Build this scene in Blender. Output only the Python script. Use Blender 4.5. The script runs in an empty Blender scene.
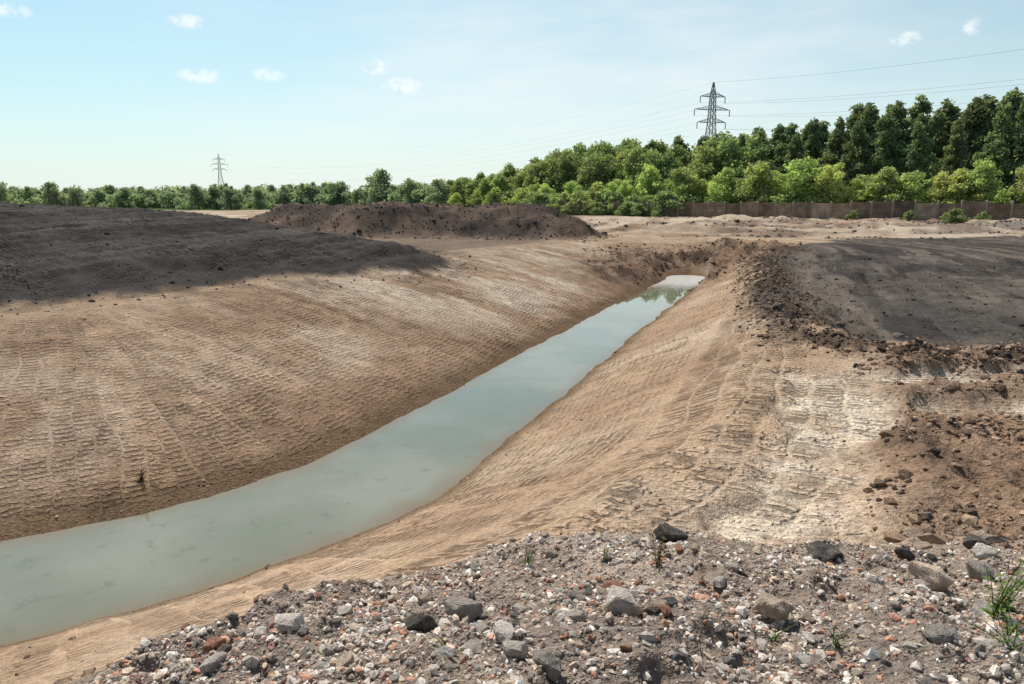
import bpy, bmesh, math, random
import numpy as np
from mathutils import Vector, Matrix
from mathutils import noise as N
random.seed(7); RNG=np.random.default_rng(7)
scene=bpy.context.scene
scene.view_settings.view_transform='Standard'
scene.view_settings.look='None'
scene.view_settings.exposure=0
COL=scene.collection

# ------------------------------------------------------------ helpers
def tag(o,label=None,category=None,group=None,kind=None):
    if label:o["label"]=label
    if category:o["category"]=category
    if group:o["group"]=group
    if kind:o["kind"]=kind
def link(o): COL.objects.link(o); return o
def mesh_np(name,V,F,mats=(),smooth=False,colors=None,colname="tint"):
    V=np.asarray(V,dtype=np.float32);F=np.asarray(F,dtype=np.int32)
    me=bpy.data.meshes.new(name)
    m,k=F.shape
    me.vertices.add(len(V));me.vertices.foreach_set("co",V.ravel())
    me.loops.add(m*k);me.loops.foreach_set("vertex_index",F.ravel())
    me.polygons.add(m)
    me.polygons.foreach_set("loop_start",np.arange(0,m*k,k,dtype=np.int32))
    me.polygons.foreach_set("loop_total",np.full(m,k,dtype=np.int32))
    me.polygons.foreach_set("use_smooth",np.full(m,smooth,dtype=bool))
    me.update(calc_edges=True)
    if colors is not None:
        a=me.color_attributes.new(colname,'FLOAT_COLOR','POINT')
        c=np.ones((len(V),4),dtype=np.float32);c[:,:3]=colors
        a.data.foreach_set("color",c.ravel())
    for mt in mats: me.materials.append(mt)
    return me

def vnoise(x,y,seed=0):
    xi=np.floor(x).astype(np.int64);yi=np.floor(y).astype(np.int64)
    fx=x-xi;fy=y-yi
    fx=fx*fx*fx*(fx*(fx*6-15)+10);fy=fy*fy*fy*(fy*(fy*6-15)+10)
    def h(a,b):
        v=(a*374761393+b*668265263+seed*97471171)&0xffffffff
        v=((v^(v>>13))*1274126177)&0xffffffff
        v=v^(v>>16)
        return (v&0xffff)/32767.5-1.0
    a=h(xi,yi);b=h(xi+1,yi);c=h(xi,yi+1);d=h(xi+1,yi+1)
    return (a*(1-fx)+b*fx)*(1-fy)+(c*(1-fx)+d*fx)*fy
def fbm(x,y,o=4,seed=0):
    s=0;a=1;t=0
    for i in range(o):
        s=s+a*vnoise(x*(2**i)+i*17.3,y*(2**i)-i*9.1,seed+i);t+=a;a*=.5
    return s/t
def billow(x,y,o=3,seed=0):
    s=0;a=1;t=0
    for i in range(o):
        s=s+a*(1-np.abs(vnoise(x*(2**i)+i*7.3,y*(2**i)-i*3.1,seed+i))*2);t+=a;a*=.5
    return s/t
def sst(a,b,x):
    t=np.clip((x-a)/(b-a),0,1);return t*t*(3-2*t)
def poly_sd(x,y,P):
    d=np.full(x.shape,1e9);ins=np.zeros(x.shape,bool)
    n=len(P)
    for i in range(n):
        ax,ay=P[i];bx,by=P[(i+1)%n]
        ex,ey=bx-ax,by-ay
        t=np.clip(((x-ax)*ex+(y-ay)*ey)/(ex*ex+ey*ey),0,1)
        d=np.minimum(d,np.hypot(x-ax-t*ex,y-ay-t*ey))
        c=((ay>y)!=(by>y))
        xx=ax+(y-ay)/(ey if ey!=0 else 1e-9)*ex
        ins^=(c&(x<xx))
    return np.where(ins,d,-d)

# ------------------------------------------------------------ site geometry
CP=[(-90,-34),(-60,-18),(-38,-7),(-24,.3),(-16,4.4),(-11.5,6.8),(-7.5,8.95),(-5.65,10.1),(-4.2,11.3),(-3.15,12.5),(-2.4,13.85),(-1.1,17.0),(.4,20.5),(2.35,25.2),(5.75,33.2),(9.9,42.8),(12.8,49.8)]
def catmull(P,n=5):
    P=[np.array(p,float) for p in P];P=[2*P[0]-P[1]]+P+[2*P[-1]-P[-2]]
    out=[]
    for i in range(1,len(P)-2):
        for j in range(n):
            t=j/n
            out.append(.5*((2*P[i])+(-P[i-1]+P[i+1])*t+(2*P[i-1]-5*P[i]+4*P[i+1]-P[i+2])*t*t+(-P[i-1]+3*P[i]-3*P[i+1]+P[i+2])*t**3))
    out.append(P[-2]);return np.array(out)
CL=catmull(CP)
def HWy(y): return np.interp(y,[12,20,34,48],[1.66,1.58,1.42,1.30])
def ditch(x,y):
    d=np.full(x.shape,1e9);s=np.zeros(x.shape);w=np.zeros(x.shape);acc=0
    for i in range(len(CL)-1):
        a=CL[i];b=CL[i+1];e=b-a;L=np.hypot(*e)
        tt=((x-a[0])*e[0]+(y-a[1])*e[1])/(L*L);t=np.clip(tt,0,1)
        dd=np.hypot(x-a[0]-t*e[0],y-a[1]-t*e[1])
        cr=-(e[0]*(y-a[1])-e[1]*(x-a[0]))/L
        m=dd<d-1e-9
        d=np.where(m,dd,d);s=np.where(m,acc+t*L,s);w=np.where(m,cr,w)
        acc+=L
    return d,s,w
WZ=-2.3
def rubR(x,y):
    th=np.degrees(np.arctan2(x,y))
    return np.interp(th,[-180,-60,-40,-30,-13,8,29,39,60,120,180],[4,4.3,4.5,4.95,5.1,5.95,6.3,7.2,8,6,4])
BLK_L=[(-15.6,19.6),(-9.5,27.3),(-4.6,33.6),(-3.2,38),(-7,47),(-18,60),(-75,120),(-200,150),(-190,20),(-60,-8)]
HEAP=[(-26,65),(-16,58.5),(-6,59),(5,57.5),(9,63),(3,72),(-14,78),(-30,78)]
GAP=[(-4,40),(-2,46),(3,56),(3,60),(-20,64),(-34,72),(-34,60)]
BLK_R=[(16.6,46),(10.8,30),(7.8,20.5),(6.8,16.9),(7.4,14.9),(10.5,14.2),(30,11),(90,45),(60,66),(27,58)]
PALE=[(5.1,12.7),(6.8,12.3),(6.0,10.3),(4.5,8.2),(3.4,6.35),(2.0,6.3),(2.9,7.8),(4.0,9.7)]
PALE2=[(6.5,12.4),(9,12.8),(13,13.1),(13,12.4),(9.5,12.0),(8,11.7),(6.5,11.5)]
PALE3=[(7.9,14.6),(10.8,14.8),(11.3,14.1),(8.4,13.9)]
PALE4=[(6.6,10.6),(7.6,11.0),(9.0,10.4),(8.8,9.9),(7.4,10.1),(6.3,9.9)]
REDR=[(6.4,12.0),(5.2,9.3),(4.0,7.2),(3.4,5.6),(16,4),(22,11),(8,14.3)]
BERM=[(17,46.5),(12.6,35),(9.1,23.5),(7.3,17.5),(6.9,15.3),(8.2,13.8),(13,13.8)]
def pale_sd(x,y):
    return np.maximum.reduce([poly_sd(x,y,p) for p in (PALE,PALE2,PALE3,PALE4)])
def line_d(x,y,L):
    d=np.full(x.shape,1e9)
    for (ax,ay),(bx,by) in zip(L[:-1],L[1:]):
        ex,ey=bx-ax,by-ay
        t=np.clip(((x-ax)*ex+(y-ay)*ey)/(ex*ex+ey*ey),0,1)
        d=np.minimum(d,np.hypot(x-ax-t*ex,y-ay-t*ey))
    return d
def terrain(x,y,full=False):
    x=np.asarray(x,float);y=np.asarray(y,float)
    r=np.hypot(x,y)
    d,s,cr=ditch(x,y)
    d0=d
    d=d+.12*fbm(x/1.7,y/1.7,2,3)+.06*fbm(x/.45,y/.45,3,33)*sst(2.8,1.9,d)
    wr=sst(-2.5,2.5,cr)
    q=d-HWy(y)
    zr=WZ+2.3*np.clip(q/5.1,0,1)
    zl=WZ+2.3*(1-(1-np.clip(q/10.0,0,1))**1.25)
    zin=WZ+np.clip(q,-1.5,0)*.4
    z=np.where(q>0,zr*wr+zl*(1-wr),zin)
    flat=sst(5,8,q)
    far=sst(30,90,r)
    z=z+flat*(.10*fbm(x/9,y/9,3,5)+.25*far*fbm(x/25,y/25,3,6))
    z=z+flat*sst(75,40,r)*.05*fbm(s/9,d/.55,3,7)
    bl=poly_sd(x,y,BLK_L)+.9*fbm(x/3,y/3,4,8)
    blk=3.12*(1-np.exp(-np.clip(bl,0,None)/11.0))*sst(0,3,bl)*(1+.02*fbm(x/14,y/14,2,9))
    blk=blk*(1-.6*sst(-22,-6,x)*sst(36,44,y))
    z=z+blk+.22*sst(-.3,.7,bl)
    z=z+sst(0,2,bl)*(.045*fbm(s/16,d/.7,3,70)+.11*fbm(x/.8,y/.8,4,71)+.05*billow(x/.5,y/.5,2,85))
    hp=poly_sd(x,y,HEAP)+1.1*fbm(x/3.5,y/3.5,4,10)
    hz=2.65*sst(-.3,5.0,hp)
    z=z+hz*(1+.17*fbm(x/6,y/6,4,11))+sst(-1.5,2,hp)*(.36*billow(x/2.0,y/2.0,4,12)+.18*fbm(x/.6,y/.6,3,72))
    br=poly_sd(x,y,BLK_R)+1.6*fbm(x/2.5,y/2.5,4,13)
    z=z+sst(0,1.5,br)*(.11*fbm(s/9,d/.6,3,78)+.08*fbm(x/.7,y/.7,4,79))
    bd=line_d(x,y,BERM)+.7*fbm(x/1.5,y/1.5,3,14)
    bm=sst(1.5,.1,bd)
    z=z+bm*(.10+.22*billow(x/.7,y/.7,4,15)+.10*fbm(x/.3,y/.3,2,73))
    rd=poly_sd(x,y,REDR)+.6*fbm(x/1.2,y/1.2,4,16)
    pl=pale_sd(x,y)+.45*fbm(x/.8,y/.8,4,17)
    rm=sst(-.2,.8,rd)*sst(.1,-.5,pl)
    z=z+rm*(.04+.14*billow(x/1.1,y/1.1,4,18)+.10*billow(x/.4,y/.4,2,80)+.04*fbm(x/.15,y/.15,2,74))
    z=z-.13*sst(-.2,.15,pl)
    em=sst(8.5,4.0,d)*sst(1.35,2.4,d)*sst(39,46,y)
    z=z+em*(.10+.75*billow(x/2.2,y/2.2,4,19)+.22*fbm(x/.6,y/.6,3,75))
    tm=sst(60,70,y)*sst(6,14,x)*sst(130,112,y)
    z=z+tm*(np.clip(.2+1.2*fbm(x/9,y/3.5,4,21),0,2)+.2*billow(x/1.6,y/1.6,3,81))
    gm=np.exp(-((x-66)/18)**2-((y-76)/5)**2)
    z=z+gm*(1.0+.3*billow(x/1.4,y/1.4,3,22))
    R=rubR(x,y)
    rb=r/R+.09*fbm(x/.6,y/.6,4,23)
    z=z+1.50*np.clip(1-(r-1.0)/(R-.7),0,1)**.9*(1-sst(.93,1.1,rb)*.85)
    ru=sst(1.08,.94,rb)
    z=z+ru*(.17*fbm(x/.8,y/.8,4,24)+.06*billow(x/.22,y/.22,2,25)+.07)
    z=z+sst(12,5,r)*.015*fbm(x/.3,y/.3,2,26)+.025*fbm(x/1.6,y/1.6,2,27)*sst(70,20,r)
    if not full: return z
    C=np.zeros(x.shape+(3,))
    def mix(m,col):
        nonlocal C
        C=C*(1-m[...,None])+np.array(col)*m[...,None]
    n1=fbm(x/3,y/3,4,40)*.5+.5; n2=fbm(x/.9,y/.9,4,41)*.5+.5;n3=fbm(x/14,y/14,3,42)*.5+.5
    n4=fbm(x/5,y/3,4,49)*.5+.5
    st=fbm(s/6,d*1.1,3,43)*.5+.5
    C[:]=(.345,.245,.168)
    mix(sst(.42,.60,n3)*sst(36,50,y),(.46,.37,.285))
    mix(sst(.45,.65,st)*.6*sst(34,46,y),(.50,.41,.32))
    mix(sst(.54,.36,n4)*.75*sst(48,56,y),(.21,.15,.11))
    slope=sst(13,9,d)
    mix(slope,(.365,.250,.170))
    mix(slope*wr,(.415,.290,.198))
    mix(slope*sst(.48,.72,n2)*.35,(.49,.37,.275))
    mix(slope*sst(.54,.74,n1)*.5,(.51,.40,.305))
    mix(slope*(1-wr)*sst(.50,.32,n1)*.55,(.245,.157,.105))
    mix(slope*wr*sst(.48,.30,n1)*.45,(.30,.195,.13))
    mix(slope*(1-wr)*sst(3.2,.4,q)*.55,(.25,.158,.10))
    mix(slope*sst(22,30,y)*(1-wr)*sst(.4,.6,fbm(s/1.3,d/4,3,47)*.5+.5)*sst(1,3,q)*.8,(.56,.46,.36))
    mix(slope*(1-wr)*sst(.56,.70,fbm(s/1.1,d/5,3,48)*.5+.5)*sst(2,5,q)*.35,(.52,.41,.315))
    gp=poly_sd(x,y,GAP)
    mix(sst(-2,2,gp+3*(n1-.5))*.8,(.15,.112,.088))
    mix(sst(-.4,.4,bl+1.0*(n2-.5)),(.062,.055,.052))
    ln=fbm(s/18,d*1.6,3,46)*.5+.5
    mix(sst(.3,3,bl)*sst(.50,.58,ln)*.6,(.140,.118,.104))
    mix(sst(.3,3,bl)*sst(.48,.62,st)*.35,(.115,.098,.087))
    mix(sst(.3,3,bl)*sst(.47,.41,fbm(s/15,d*1.9,2,56)*.5+.5)*.6,(.038,.034,.034))
    mix(sst(.3,3,bl)*sst(.52,.70,n2)*.45,(.11,.095,.085))
    mix(sst(-2.6,-.3,bl)*sst(.4,-.4,bl)*sst(.42,.58,n2)*.6,(.12,.09,.07))
    mix(sst(-.6,.8,hp),(.145,.105,.082))
    mix(sst(-.2,1,hp)*sst(.40,.55,n1)*.85,(.062,.052,.047))
    mix(sst(-.6,.8,hp)*sst(4,2,hp)*sst(2,-16,x)*.3,(.25,.178,.137))
    mix(sst(-.4,.6,rd)*.92,(.235,.155,.106))
    mix(rm*sst(.42,.60,n2)*.75,(.13,.085,.062))
    mix(rm*sst(.52,.68,n1)*.5,(.34,.245,.175))
    mix(sst(-.3,.7,br+2.4*(n1-.5)),(.088,.077,.070))
    mix(sst(0,2,br)*sst(.50,.68,n1)*.40,(.17,.14,.117))
    mix(sst(0,2,br)*sst(.51,.59,fbm(s/9,d*.9,4,44)*.5+.5)*.55,(.20,.165,.138))
    mix(sst(0,2,br)*sst(.52,.60,fbm(s/6,d*1.3,4,45)*.5+.5)*.7,(.042,.037,.035))
    mix(sst(3.2,1.0,bd)*sst(0,1,br)*sst(.5,.62,n2)*.35,(.24,.175,.13))
    mix(bm*sst(.36,.56,n2+.15*(vnoise(x/.3,y/.3,5)))*.92,(.075,.055,.044))
    mix(em*.85,(.19,.122,.083))
    mix(em*sst(.46,.60,n2)*.9,(.07,.049,.038))
    mix(sst(-.2,.2,pl)*(.35+.65*sst(.36,.56,n2)),(.60,.495,.385))
    mix(tm*sst(.44,.62,n1)*.5,(.40,.305,.23))
    mix(tm*sst(.55,.40,n4)*.8,(.17,.122,.094))
    mix(np.clip(gm*1.3,0,1),(.20,.185,.17))
    mix(ru,(.25,.20,.163))
    mix(ru*sst(.45,.65,n2)*.6,(.37,.30,.245))
    mix(ru*sst(.50,.35,n1)*.45,(.15,.123,.105))
    mix(sst(.35,.05,z-WZ)*sst(3.5,2.2,d)*.8,(.12,.08,.046))
    fy=np.interp(x,[-400,-60,7,33,62,90,400],[270,215,152,136,112,88,60])
    mix(sst(0,6,y-fy),(.06,.085,.032))
    left_up=(d0>11.5)&(cr<0);right_up=(cr>0)&(d0>5.4)
    swap=left_up|right_up
    a=np.where(swap,d0,s);b=np.where(swap,s,d0)
    pmask=fbm(x/2.2,y/2.2,3,50)*.5+.5
    stg=slope*sst(.2,.6,q)*(.65+.35*sst(.4,.6,pmask))
    stg=np.where(left_up,0,stg)
    stg=np.where(right_up,sst(8.2,7.4,d0)*1.0,stg)
    stg=np.maximum(stg,sst(0,.2,pl)*1.0)
    stg=np.maximum(stg,np.where(right_up,.8*sst(0,2,br)*sst(.4,.6,pmask),0))
    stg=np.maximum(stg,np.where(left_up,1.0*sst(0,2,bl)*sst(.25,.45,pmask),0))
    stg=stg*(1-ru)*(1-.8*bm)*(1-em)*(1-rm)*sst(75,50,r)
    stg=stg*sst(0,.3,np.abs(np.where(cr>0,d0-5.4,d0-11.5)))
    return z,C,np.stack([a,b,stg],-1)
def gz(x,y): return float(terrain(np.array([x]),np.array([y]))[0])

# ------------------------------------------------------------ material helpers
class NT:
    def __init__(s,name,world=None):
        if world: s.t=world.node_tree
        else:
            s.m=bpy.data.materials.new(name);s.m.use_nodes=True;s.t=s.m.node_tree
        s.t.nodes.clear()
    def n(s,typ,**kw):
        nd=s.t.nodes.new(typ)
        for k,v in kw.items(): setattr(nd,k,v)
        return nd
    def set(s,sock,v):
        if isinstance(v,bpy.types.NodeSocket): s.t.links.new(v,sock)
        else: sock.default_value=v
    def math(s,op,a,b=0.0,c=0.0,clamp=False):
        nd=s.n('ShaderNodeMath',operation=op,use_clamp=clamp)
        s.set(nd.inputs[0],a);s.set(nd.inputs[1],b);s.set(nd.inputs[2],c)
        return nd.outputs[0]
    def vmath(s,op,a,b=(0,0,0)):
        nd=s.n('ShaderNodeVectorMath',operation=op)
        s.set(nd.inputs[0],a);s.set(nd.inputs[1],b);return nd.outputs[0]
    def noise(s,vec,scale,detail=4,rough=.55,out=0):
        nd=s.n('ShaderNodeTexNoise')
        s.set(nd.inputs['Vector'],vec);nd.inputs['Scale'].default_value=scale
        nd.inputs['Detail'].default_value=detail;nd.inputs['Roughness'].default_value=rough
        return nd.outputs[out]
    def mixc(s,f,a,b,mode='MIX'):
        nd=s.n('ShaderNodeMix',data_type='RGBA',blend_type=mode)
        s.set(nd.inputs[0],f);s.set(nd.inputs[6],a);s.set(nd.inputs[7],b)
        return nd.outputs[2]
    def grey(s,v):
        k=s.n('ShaderNodeCombineColor')
        for q in range(3): s.set(k.inputs[q],v)
        return k.outputs[0]
    def ramp(s,v,a,b,x=0.0,y=1.0):
        nd=s.n('ShaderNodeMapRange',interpolation_type='SMOOTHSTEP')
        s.set(nd.inputs[0],v);nd.inputs[1].default_value=a;nd.inputs[2].default_value=b
        nd.inputs[3].default_value=x;nd.inputs[4].default_value=y
        return nd.outputs[0]
    def bump(s,h,strength=1.0,dist=.02,normal=None):
        nd=s.n('ShaderNodeBump');s.set(nd.inputs['Height'],h)
        nd.inputs['Strength'].default_value=strength;nd.inputs['Distance'].default_value=dist
        if normal is not None:s.set(nd.inputs['Normal'],normal)
        return nd.outputs[0]
    def bsdf(s,color,rough=.9,spec=.2,normal=None):
        nd=s.n('ShaderNodeBsdfPrincipled')
        s.set(nd.inputs['Base Color'],color);s.set(nd.inputs['Roughness'],rough)
        nd.inputs['Specular IOR Level'].default_value=spec
        if normal is not None:s.set(nd.inputs['Normal'],normal)
        return nd
    def out(s,sh):
        o=s.n('ShaderNodeOutputMaterial');s.t.links.new(sh,o.inputs[0]);return s.m

g=NT("earth")
pos=g.n('ShaderNodeNewGeometry').outputs['Position']
col=g.n('ShaderNodeAttribute',attribute_name="tint").outputs['Color']
trk=g.n('ShaderNodeAttribute',attribute_name="track").outputs['Vector']
sp=g.n('ShaderNodeSeparateXYZ');g.set(sp.inputs[0],trk)
A,B,S=sp.outputs
wob=g.math('MULTIPLY',g.math('SUBTRACT',g.noise(pos,.35,1),.5),1.0)
f2=g.noise(pos,16,3,.72)
wob2=g.math('MULTIPLY',g.math('SUBTRACT',g.noise(pos,5,1),.5),.12)
a2=g.math('DIVIDE',g.math('ADD',g.math('ADD',A,wob),wob2),.50)
cid=g.math('FLOOR',a2);fr=g.math('FRACT',a2)
wn=g.n('ShaderNodeTexWhiteNoise',noise_dimensions='1D');g.set(wn.inputs['W'],cid)
ph=g.math('ADD',g.math('DIVIDE',g.math('ADD',B,wob2),.17),g.math('MULTIPLY',wn.outputs[0],5.0))
rib=g.ramp(g.math('SINE',g.math('MULTIPLY',ph,6.2832)),-.5,.4)
cm=g.math('MULTIPLY',g.ramp(fr,.03,.10),g.ramp(fr,.97,.84))
brk=g.ramp(g.noise(pos,2.0,3,.7),.42,.56,.12,1.0)
tm_=g.math('MULTIPLY',g.math('MULTIPLY',cm,S),brk)
ribm=g.math('MULTIPLY',rib,tm_)
f1=g.noise(pos,1.1,4,.7)
v=g.math('ADD',g.math('MULTIPLY',g.ramp(f1,.3,.7),.34),g.math('MULTIPLY',g.ramp(f2,.28,.72),.66))
v=g.math('ADD',v,.50)
v=g.math('MULTIPLY',v,g.math('SUBTRACT',1.0,g.math('MULTIPLY',tm_,g.math('MULTIPLY',g.math('SUBTRACT',1.0,rib),.50))))  # shade in the tread grooves painted into the soil colour, besides the bump
v=g.math('MULTIPLY',v,g.math('ADD',1.0,g.math('MULTIPLY',S,g.math('MULTIPLY',g.math('SUBTRACT',wn.outputs[0],.5),.26))))
c2=g.mixc(1.0,col,g.grey(v),'MULTIPLY')
vor=g.n('ShaderNodeTexVoronoi',feature='F1');g.set(vor.inputs['Vector'],pos);vor.inputs['Scale'].default_value=11
peb=g.ramp(vor.outputs['Distance'],.10,.34,1.0,0.0)
peb=g.math('MULTIPLY',peb,g.ramp(f1,.46,.60))
h=g.math('ADD',g.math('MULTIPLY',f2,1.35),g.math('MULTIPLY',ribm,1.1))
h=g.math('ADD',h,g.math('MULTIPLY',peb,.55))
h=g.math('ADD',h,g.math('MULTIPLY',f1,.35))
nb=g.bump(h,1.0,.06)
gm_=g.out(g.bsdf(c2,1.0,.03,nb).outputs[0])

# ------------------------------------------------------------ ground sheet
rr=[.5]
while rr[-1]<75: rr.append(rr[-1]*1.0080)
while rr[-1]<5000: rr.append(rr[-1]*1.035)
rr=np.array(rr)
th=np.concatenate([np.arange(-56,56,.16),np.arange(56,304,3.0)])
th=np.radians(th);nT=len(th);nR=len(rr)
RR,TT=np.meshgrid(rr,th,indexing='ij')
X=(RR*np.sin(TT)).ravel();Y=(RR*np.cos(TT)).ravel()
X=np.append(X,0);Y=np.append(Y,0)
Z,C,TRK=terrain(X,Y,True)
i,j=np.meshgrid(np.arange(nR-1),np.arange(nT),indexing='ij')
j2=(j+1)%nT
F=np.stack([i*nT+j,(i+1)*nT+j,(i+1)*nT+j2,i*nT+j2],-1).reshape(-1,4)
cidx=nR*nT
fan=[(cidx,k,k+1,(k+2)%nT) for k in range(0,nT-1,2)]
F=np.concatenate([F,np.array(fan)])
F=F[:,::-1]
me=mesh_np("ground",np.stack([X,Y,Z],-1),F,[gm_],True,C)
at=me.attributes.new("track",'FLOAT_VECTOR','POINT');at.data.foreach_set("vector",TRK.astype(np.float32).ravel())
gr=link(bpy.data.objects.new("ground",me));tag(gr,"bare graded earth of a construction site cut by a drainage channel","ground",kind="structure")

# ------------------------------------------------------------ water
w=NT("water")
pos=w.n('ShaderNodeNewGeometry').outputs['Position']
e=w.n('ShaderNodeAttribute',attribute_name="tint").outputs['Color']
sc=w.n('ShaderNodeSeparateColor');w.set(sc.inputs[0],e)
edge=w.math('ADD',sc.outputs[0],w.math('MULTIPLY',w.math('SUBTRACT',w.noise(pos,.9,4),.5),.45))
base=w.mixc(w.ramp(w.noise(pos,.3,4),.35,.65),(.130,.145,.100,1),(.190,.195,.150,1))
base=w.mixc(w.math('MULTIPLY',w.ramp(w.noise(pos,2.6,5,.7),.56,.68),.5),base,(.085,.095,.060,1))
base=w.mixc(w.ramp(edge,.60,1.0),base,(.155,.118,.062,1))
base=w.mixc(sc.outputs[1],base,(.82,.82,.80,1))  # bright sky reflection at the far tip painted into the base colour
rb=w.bump(w.noise(pos,1.3,2),.06,.005)
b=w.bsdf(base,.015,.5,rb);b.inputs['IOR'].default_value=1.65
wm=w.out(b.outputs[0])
CW=np.vstack([CL,CL[-1]+(CL[-1]-CL[-2])/np.hypot(*(CL[-1]-CL[-2]))*1.6])
tn=np.gradient(CW,axis=0);tn/=np.hypot(tn[:,0],tn[:,1])[:,None]
pr=np.stack([tn[:,1],-tn[:,0]],-1)
offs=[-1.35,-1.07,-.78,-.36,0,.36,.78,1.07,1.35]
V=[];cl=[]
for k in range(len(CW)):
    hw=float(HWy(CW[k][1]))
    for o in offs:
        p=CW[k]+pr[k]*o*hw;V.append((p[0],p[1],WZ))
        sky_glare=float(sst(42.0,46.5,np.array(p[1]+.5*math.sin(o*3))))*.9  # mask for the painted sky glare at the channel's far end
        cl.append((abs(o)/1.07,sky_glare,0))
no=len(offs);F=[]
for k in range(len(CW)-1):
    for m in range(no-1):
        F.append((k*no+m,k*no+m+1,(k+1)*no+m+1,(k+1)*no+m))
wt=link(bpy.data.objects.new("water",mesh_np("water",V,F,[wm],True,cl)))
tag(wt,"still murky green water lying along the channel bed","water",kind="structure")

# ------------------------------------------------------------ stones
def stone_material(name,colr,var=.3,scale=9):
    s=NT(name)
    tc=s.n('ShaderNodeTexCoord').outputs['Object']
    oi=s.n('ShaderNodeObjectInfo').outputs['Random']
    n=s.noise(tc,scale*.3,5,.7)
    a=s.mixc(s.ramp(n,.3,.7),tuple(x*(1-var) for x in colr)+(1,),tuple(min(1,x*(1+var)) for x in colr)+(1,))
    a=s.mixc(1.0,a,s.grey(s.math('ADD',s.math('MULTIPLY',oi,.4),.8)),'MULTIPLY')
    a=s.mixc(s.ramp(s.noise(tc,scale*.15,3),.50,.68,0,.5),a,(.30,.23,.18,1))
    nb=s.bump(s.noise(tc,scale,4,.7),.9,.05)
    return s.out(s.bsdf(a,.95,.1,nb).outputs[0])
MATS={"pale":stone_material("pale_concrete",(.74,.66,.58)),
      "grey":stone_material("grey_stone",(.38,.34,.30)),
      "dark":stone_material("dark_stone",(.125,.115,.107)),
      "tan":stone_material("tan_stone",(.62,.49,.38)),
      "brick":stone_material("red_brick",(.50,.26,.18))}
def rock_mesh(name,seed,dims,mat,pts=15,sub=2,blocky=0.0):
    r=random.Random(seed);bm=bmesh.new()
    for k in range(pts):
        v=Vector((r.gauss(0,1),r.gauss(0,1),r.gauss(0,1))).normalized()
        if blocky:
            m=max(abs(v.x),abs(v.y),abs(v.z));v=v.lerp(v/m,blocky)
        v*=r.uniform(.85,1.05)
        bm.verts.new((v.x*dims[0],v.y*dims[1],v.z*dims[2]))
    bmesh.ops.convex_hull(bm,input=bm.verts[:])
    bmesh.ops.delete(bm,geom=[v for v in bm.verts if not v.link_faces],context='VERTS')
    bmesh.ops.dissolve_limit(bm,angle_limit=.15,verts=bm.verts[:],edges=bm.edges[:])
    bmesh.ops.bevel(bm,geom=bm.edges[:],offset=.07*min(dims),segments=2,affect='EDGES')
    bmesh.ops.triangulate(bm,faces=bm.faces[:])
    bmesh.ops.subdivide_edges(bm,edges=bm.edges[:],cuts=sub,use_grid_fill=True)
    mn=min(dims)
    for v in bm.verts:
        p=v.co/mn
        v.co+=v.co.normalized()*mn*(.16*N.noise(p*1.3+Vector((seed,0,0)))+.10*N.noise(p*3.5+Vector((0,seed,0))))
    me=bpy.data.meshes.new(name);bm.to_mesh(me);bm.free();me.materials.append(mat)
    me.polygons.foreach_set("use_smooth",[False]*len(me.polygons))
    return me
LBL={"pale":"pale broken concrete lump lying in rubble","grey":"grey angular stone lying in rubble","dark":"dark grey angular stone in rubble",
     "tan":"sandy tan stone half buried in rubble","brick":"broken piece of red brick in rubble"}
lib={}
for k in MATS:
    for q in range(5):
        dm={"brick":(1,.62,.45)}.get(k,(1,random.uniform(.65,.9),random.uniform(.5,.75)))
        lib[(k,q)]=rock_mesh("rock_"+k,q*13+len(k)*5+ord(k[0]),dm,MATS[k],pts=17 if k!="brick" else 24,blocky=.8 if k=="brick" else .5)
GRP="broken rocks scattered in the rubble"
def put_rock(me,x,y,size,label,rot=None,sink=.25,flat=1.0):
    o=bpy.data.objects.new("rock",me)
    o.scale=(size,size,size*flat)
    o.rotation_euler=rot or (random.uniform(-.4,.4),random.uniform(-.4,.4),random.uniform(0,6.28))
    o.location=(x,y,gz(x,y)+size*flat*.45*(1-sink*1.6))
    link(o);tag(o,label,"rock",GRP);return o
BIG=[(.61,3.42,.13,"pale",1,"pale angular concrete lump resting on gravel"),
(-1.36,3.75,.12,"pale",2,"flat pale concrete chunk at the rubble edge"),
(-1.58,3.85,.08,"pale",0,"small pale concrete chunk at the rubble edge"),
(1.46,3.42,.13,"tan",1,"blocky sandy stone resting on gravel"),
(2.38,4.75,.14,"dark",1,"rounded dark boulder standing on gravel"),
(1.35,5.35,.15,"dark",2,"dark flat slab at the crest of the rubble"),
(-.52,3.5,.12,"dark",0,"dark angular boulder beside a grey one"),
(-.30,3.68,.13,"grey",0,"large grey angular boulder beside a dark one"),
(3.02,4.5,.16,"tan",2,"broad pale flat slab lying on earth"),
(.66,3.95,.08,"brick",0,"pinkish red brick lump on gravel"),
(-1.68,3.4,.08,"pale",3,"small whitish concrete stone on gravel"),
(3.45,4.6,.12,"grey",1,"grey broken boulder near green weeds"),
(3.9,5.25,.14,"dark",3,"dark boulder at the edge of the rubble"),
(3.2,5.1,.09,"dark",0,"dark stone at the edge of the rubble"),
(.82,3.3,.055,"brick",1,"small orange brick piece beside pale concrete"),
(.35,3.3,.065,"pale",0,"small pale stone on gravel"),
(2.95,3.85,.09,"pale",3,"pale stone by the green weeds"),
(2.2,3.1,.09,"grey",2,"grey slab half buried in gravel"),
(-.2,3.05,.07,"pale",4,"pale broken concrete lump on gravel"),
(.05,3.75,.06,"pale",1,"pale stone lying on gravel"),
(4.3,5.6,.13,"grey",4,"grey slab at the edge of the rubble"),
(3.7,4.9,.11,"pale",1,"pale concrete block beside a dark boulder"),
(.3,5.1,.07,"tan",3,"tan stone at the crest of the rubble")]
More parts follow.
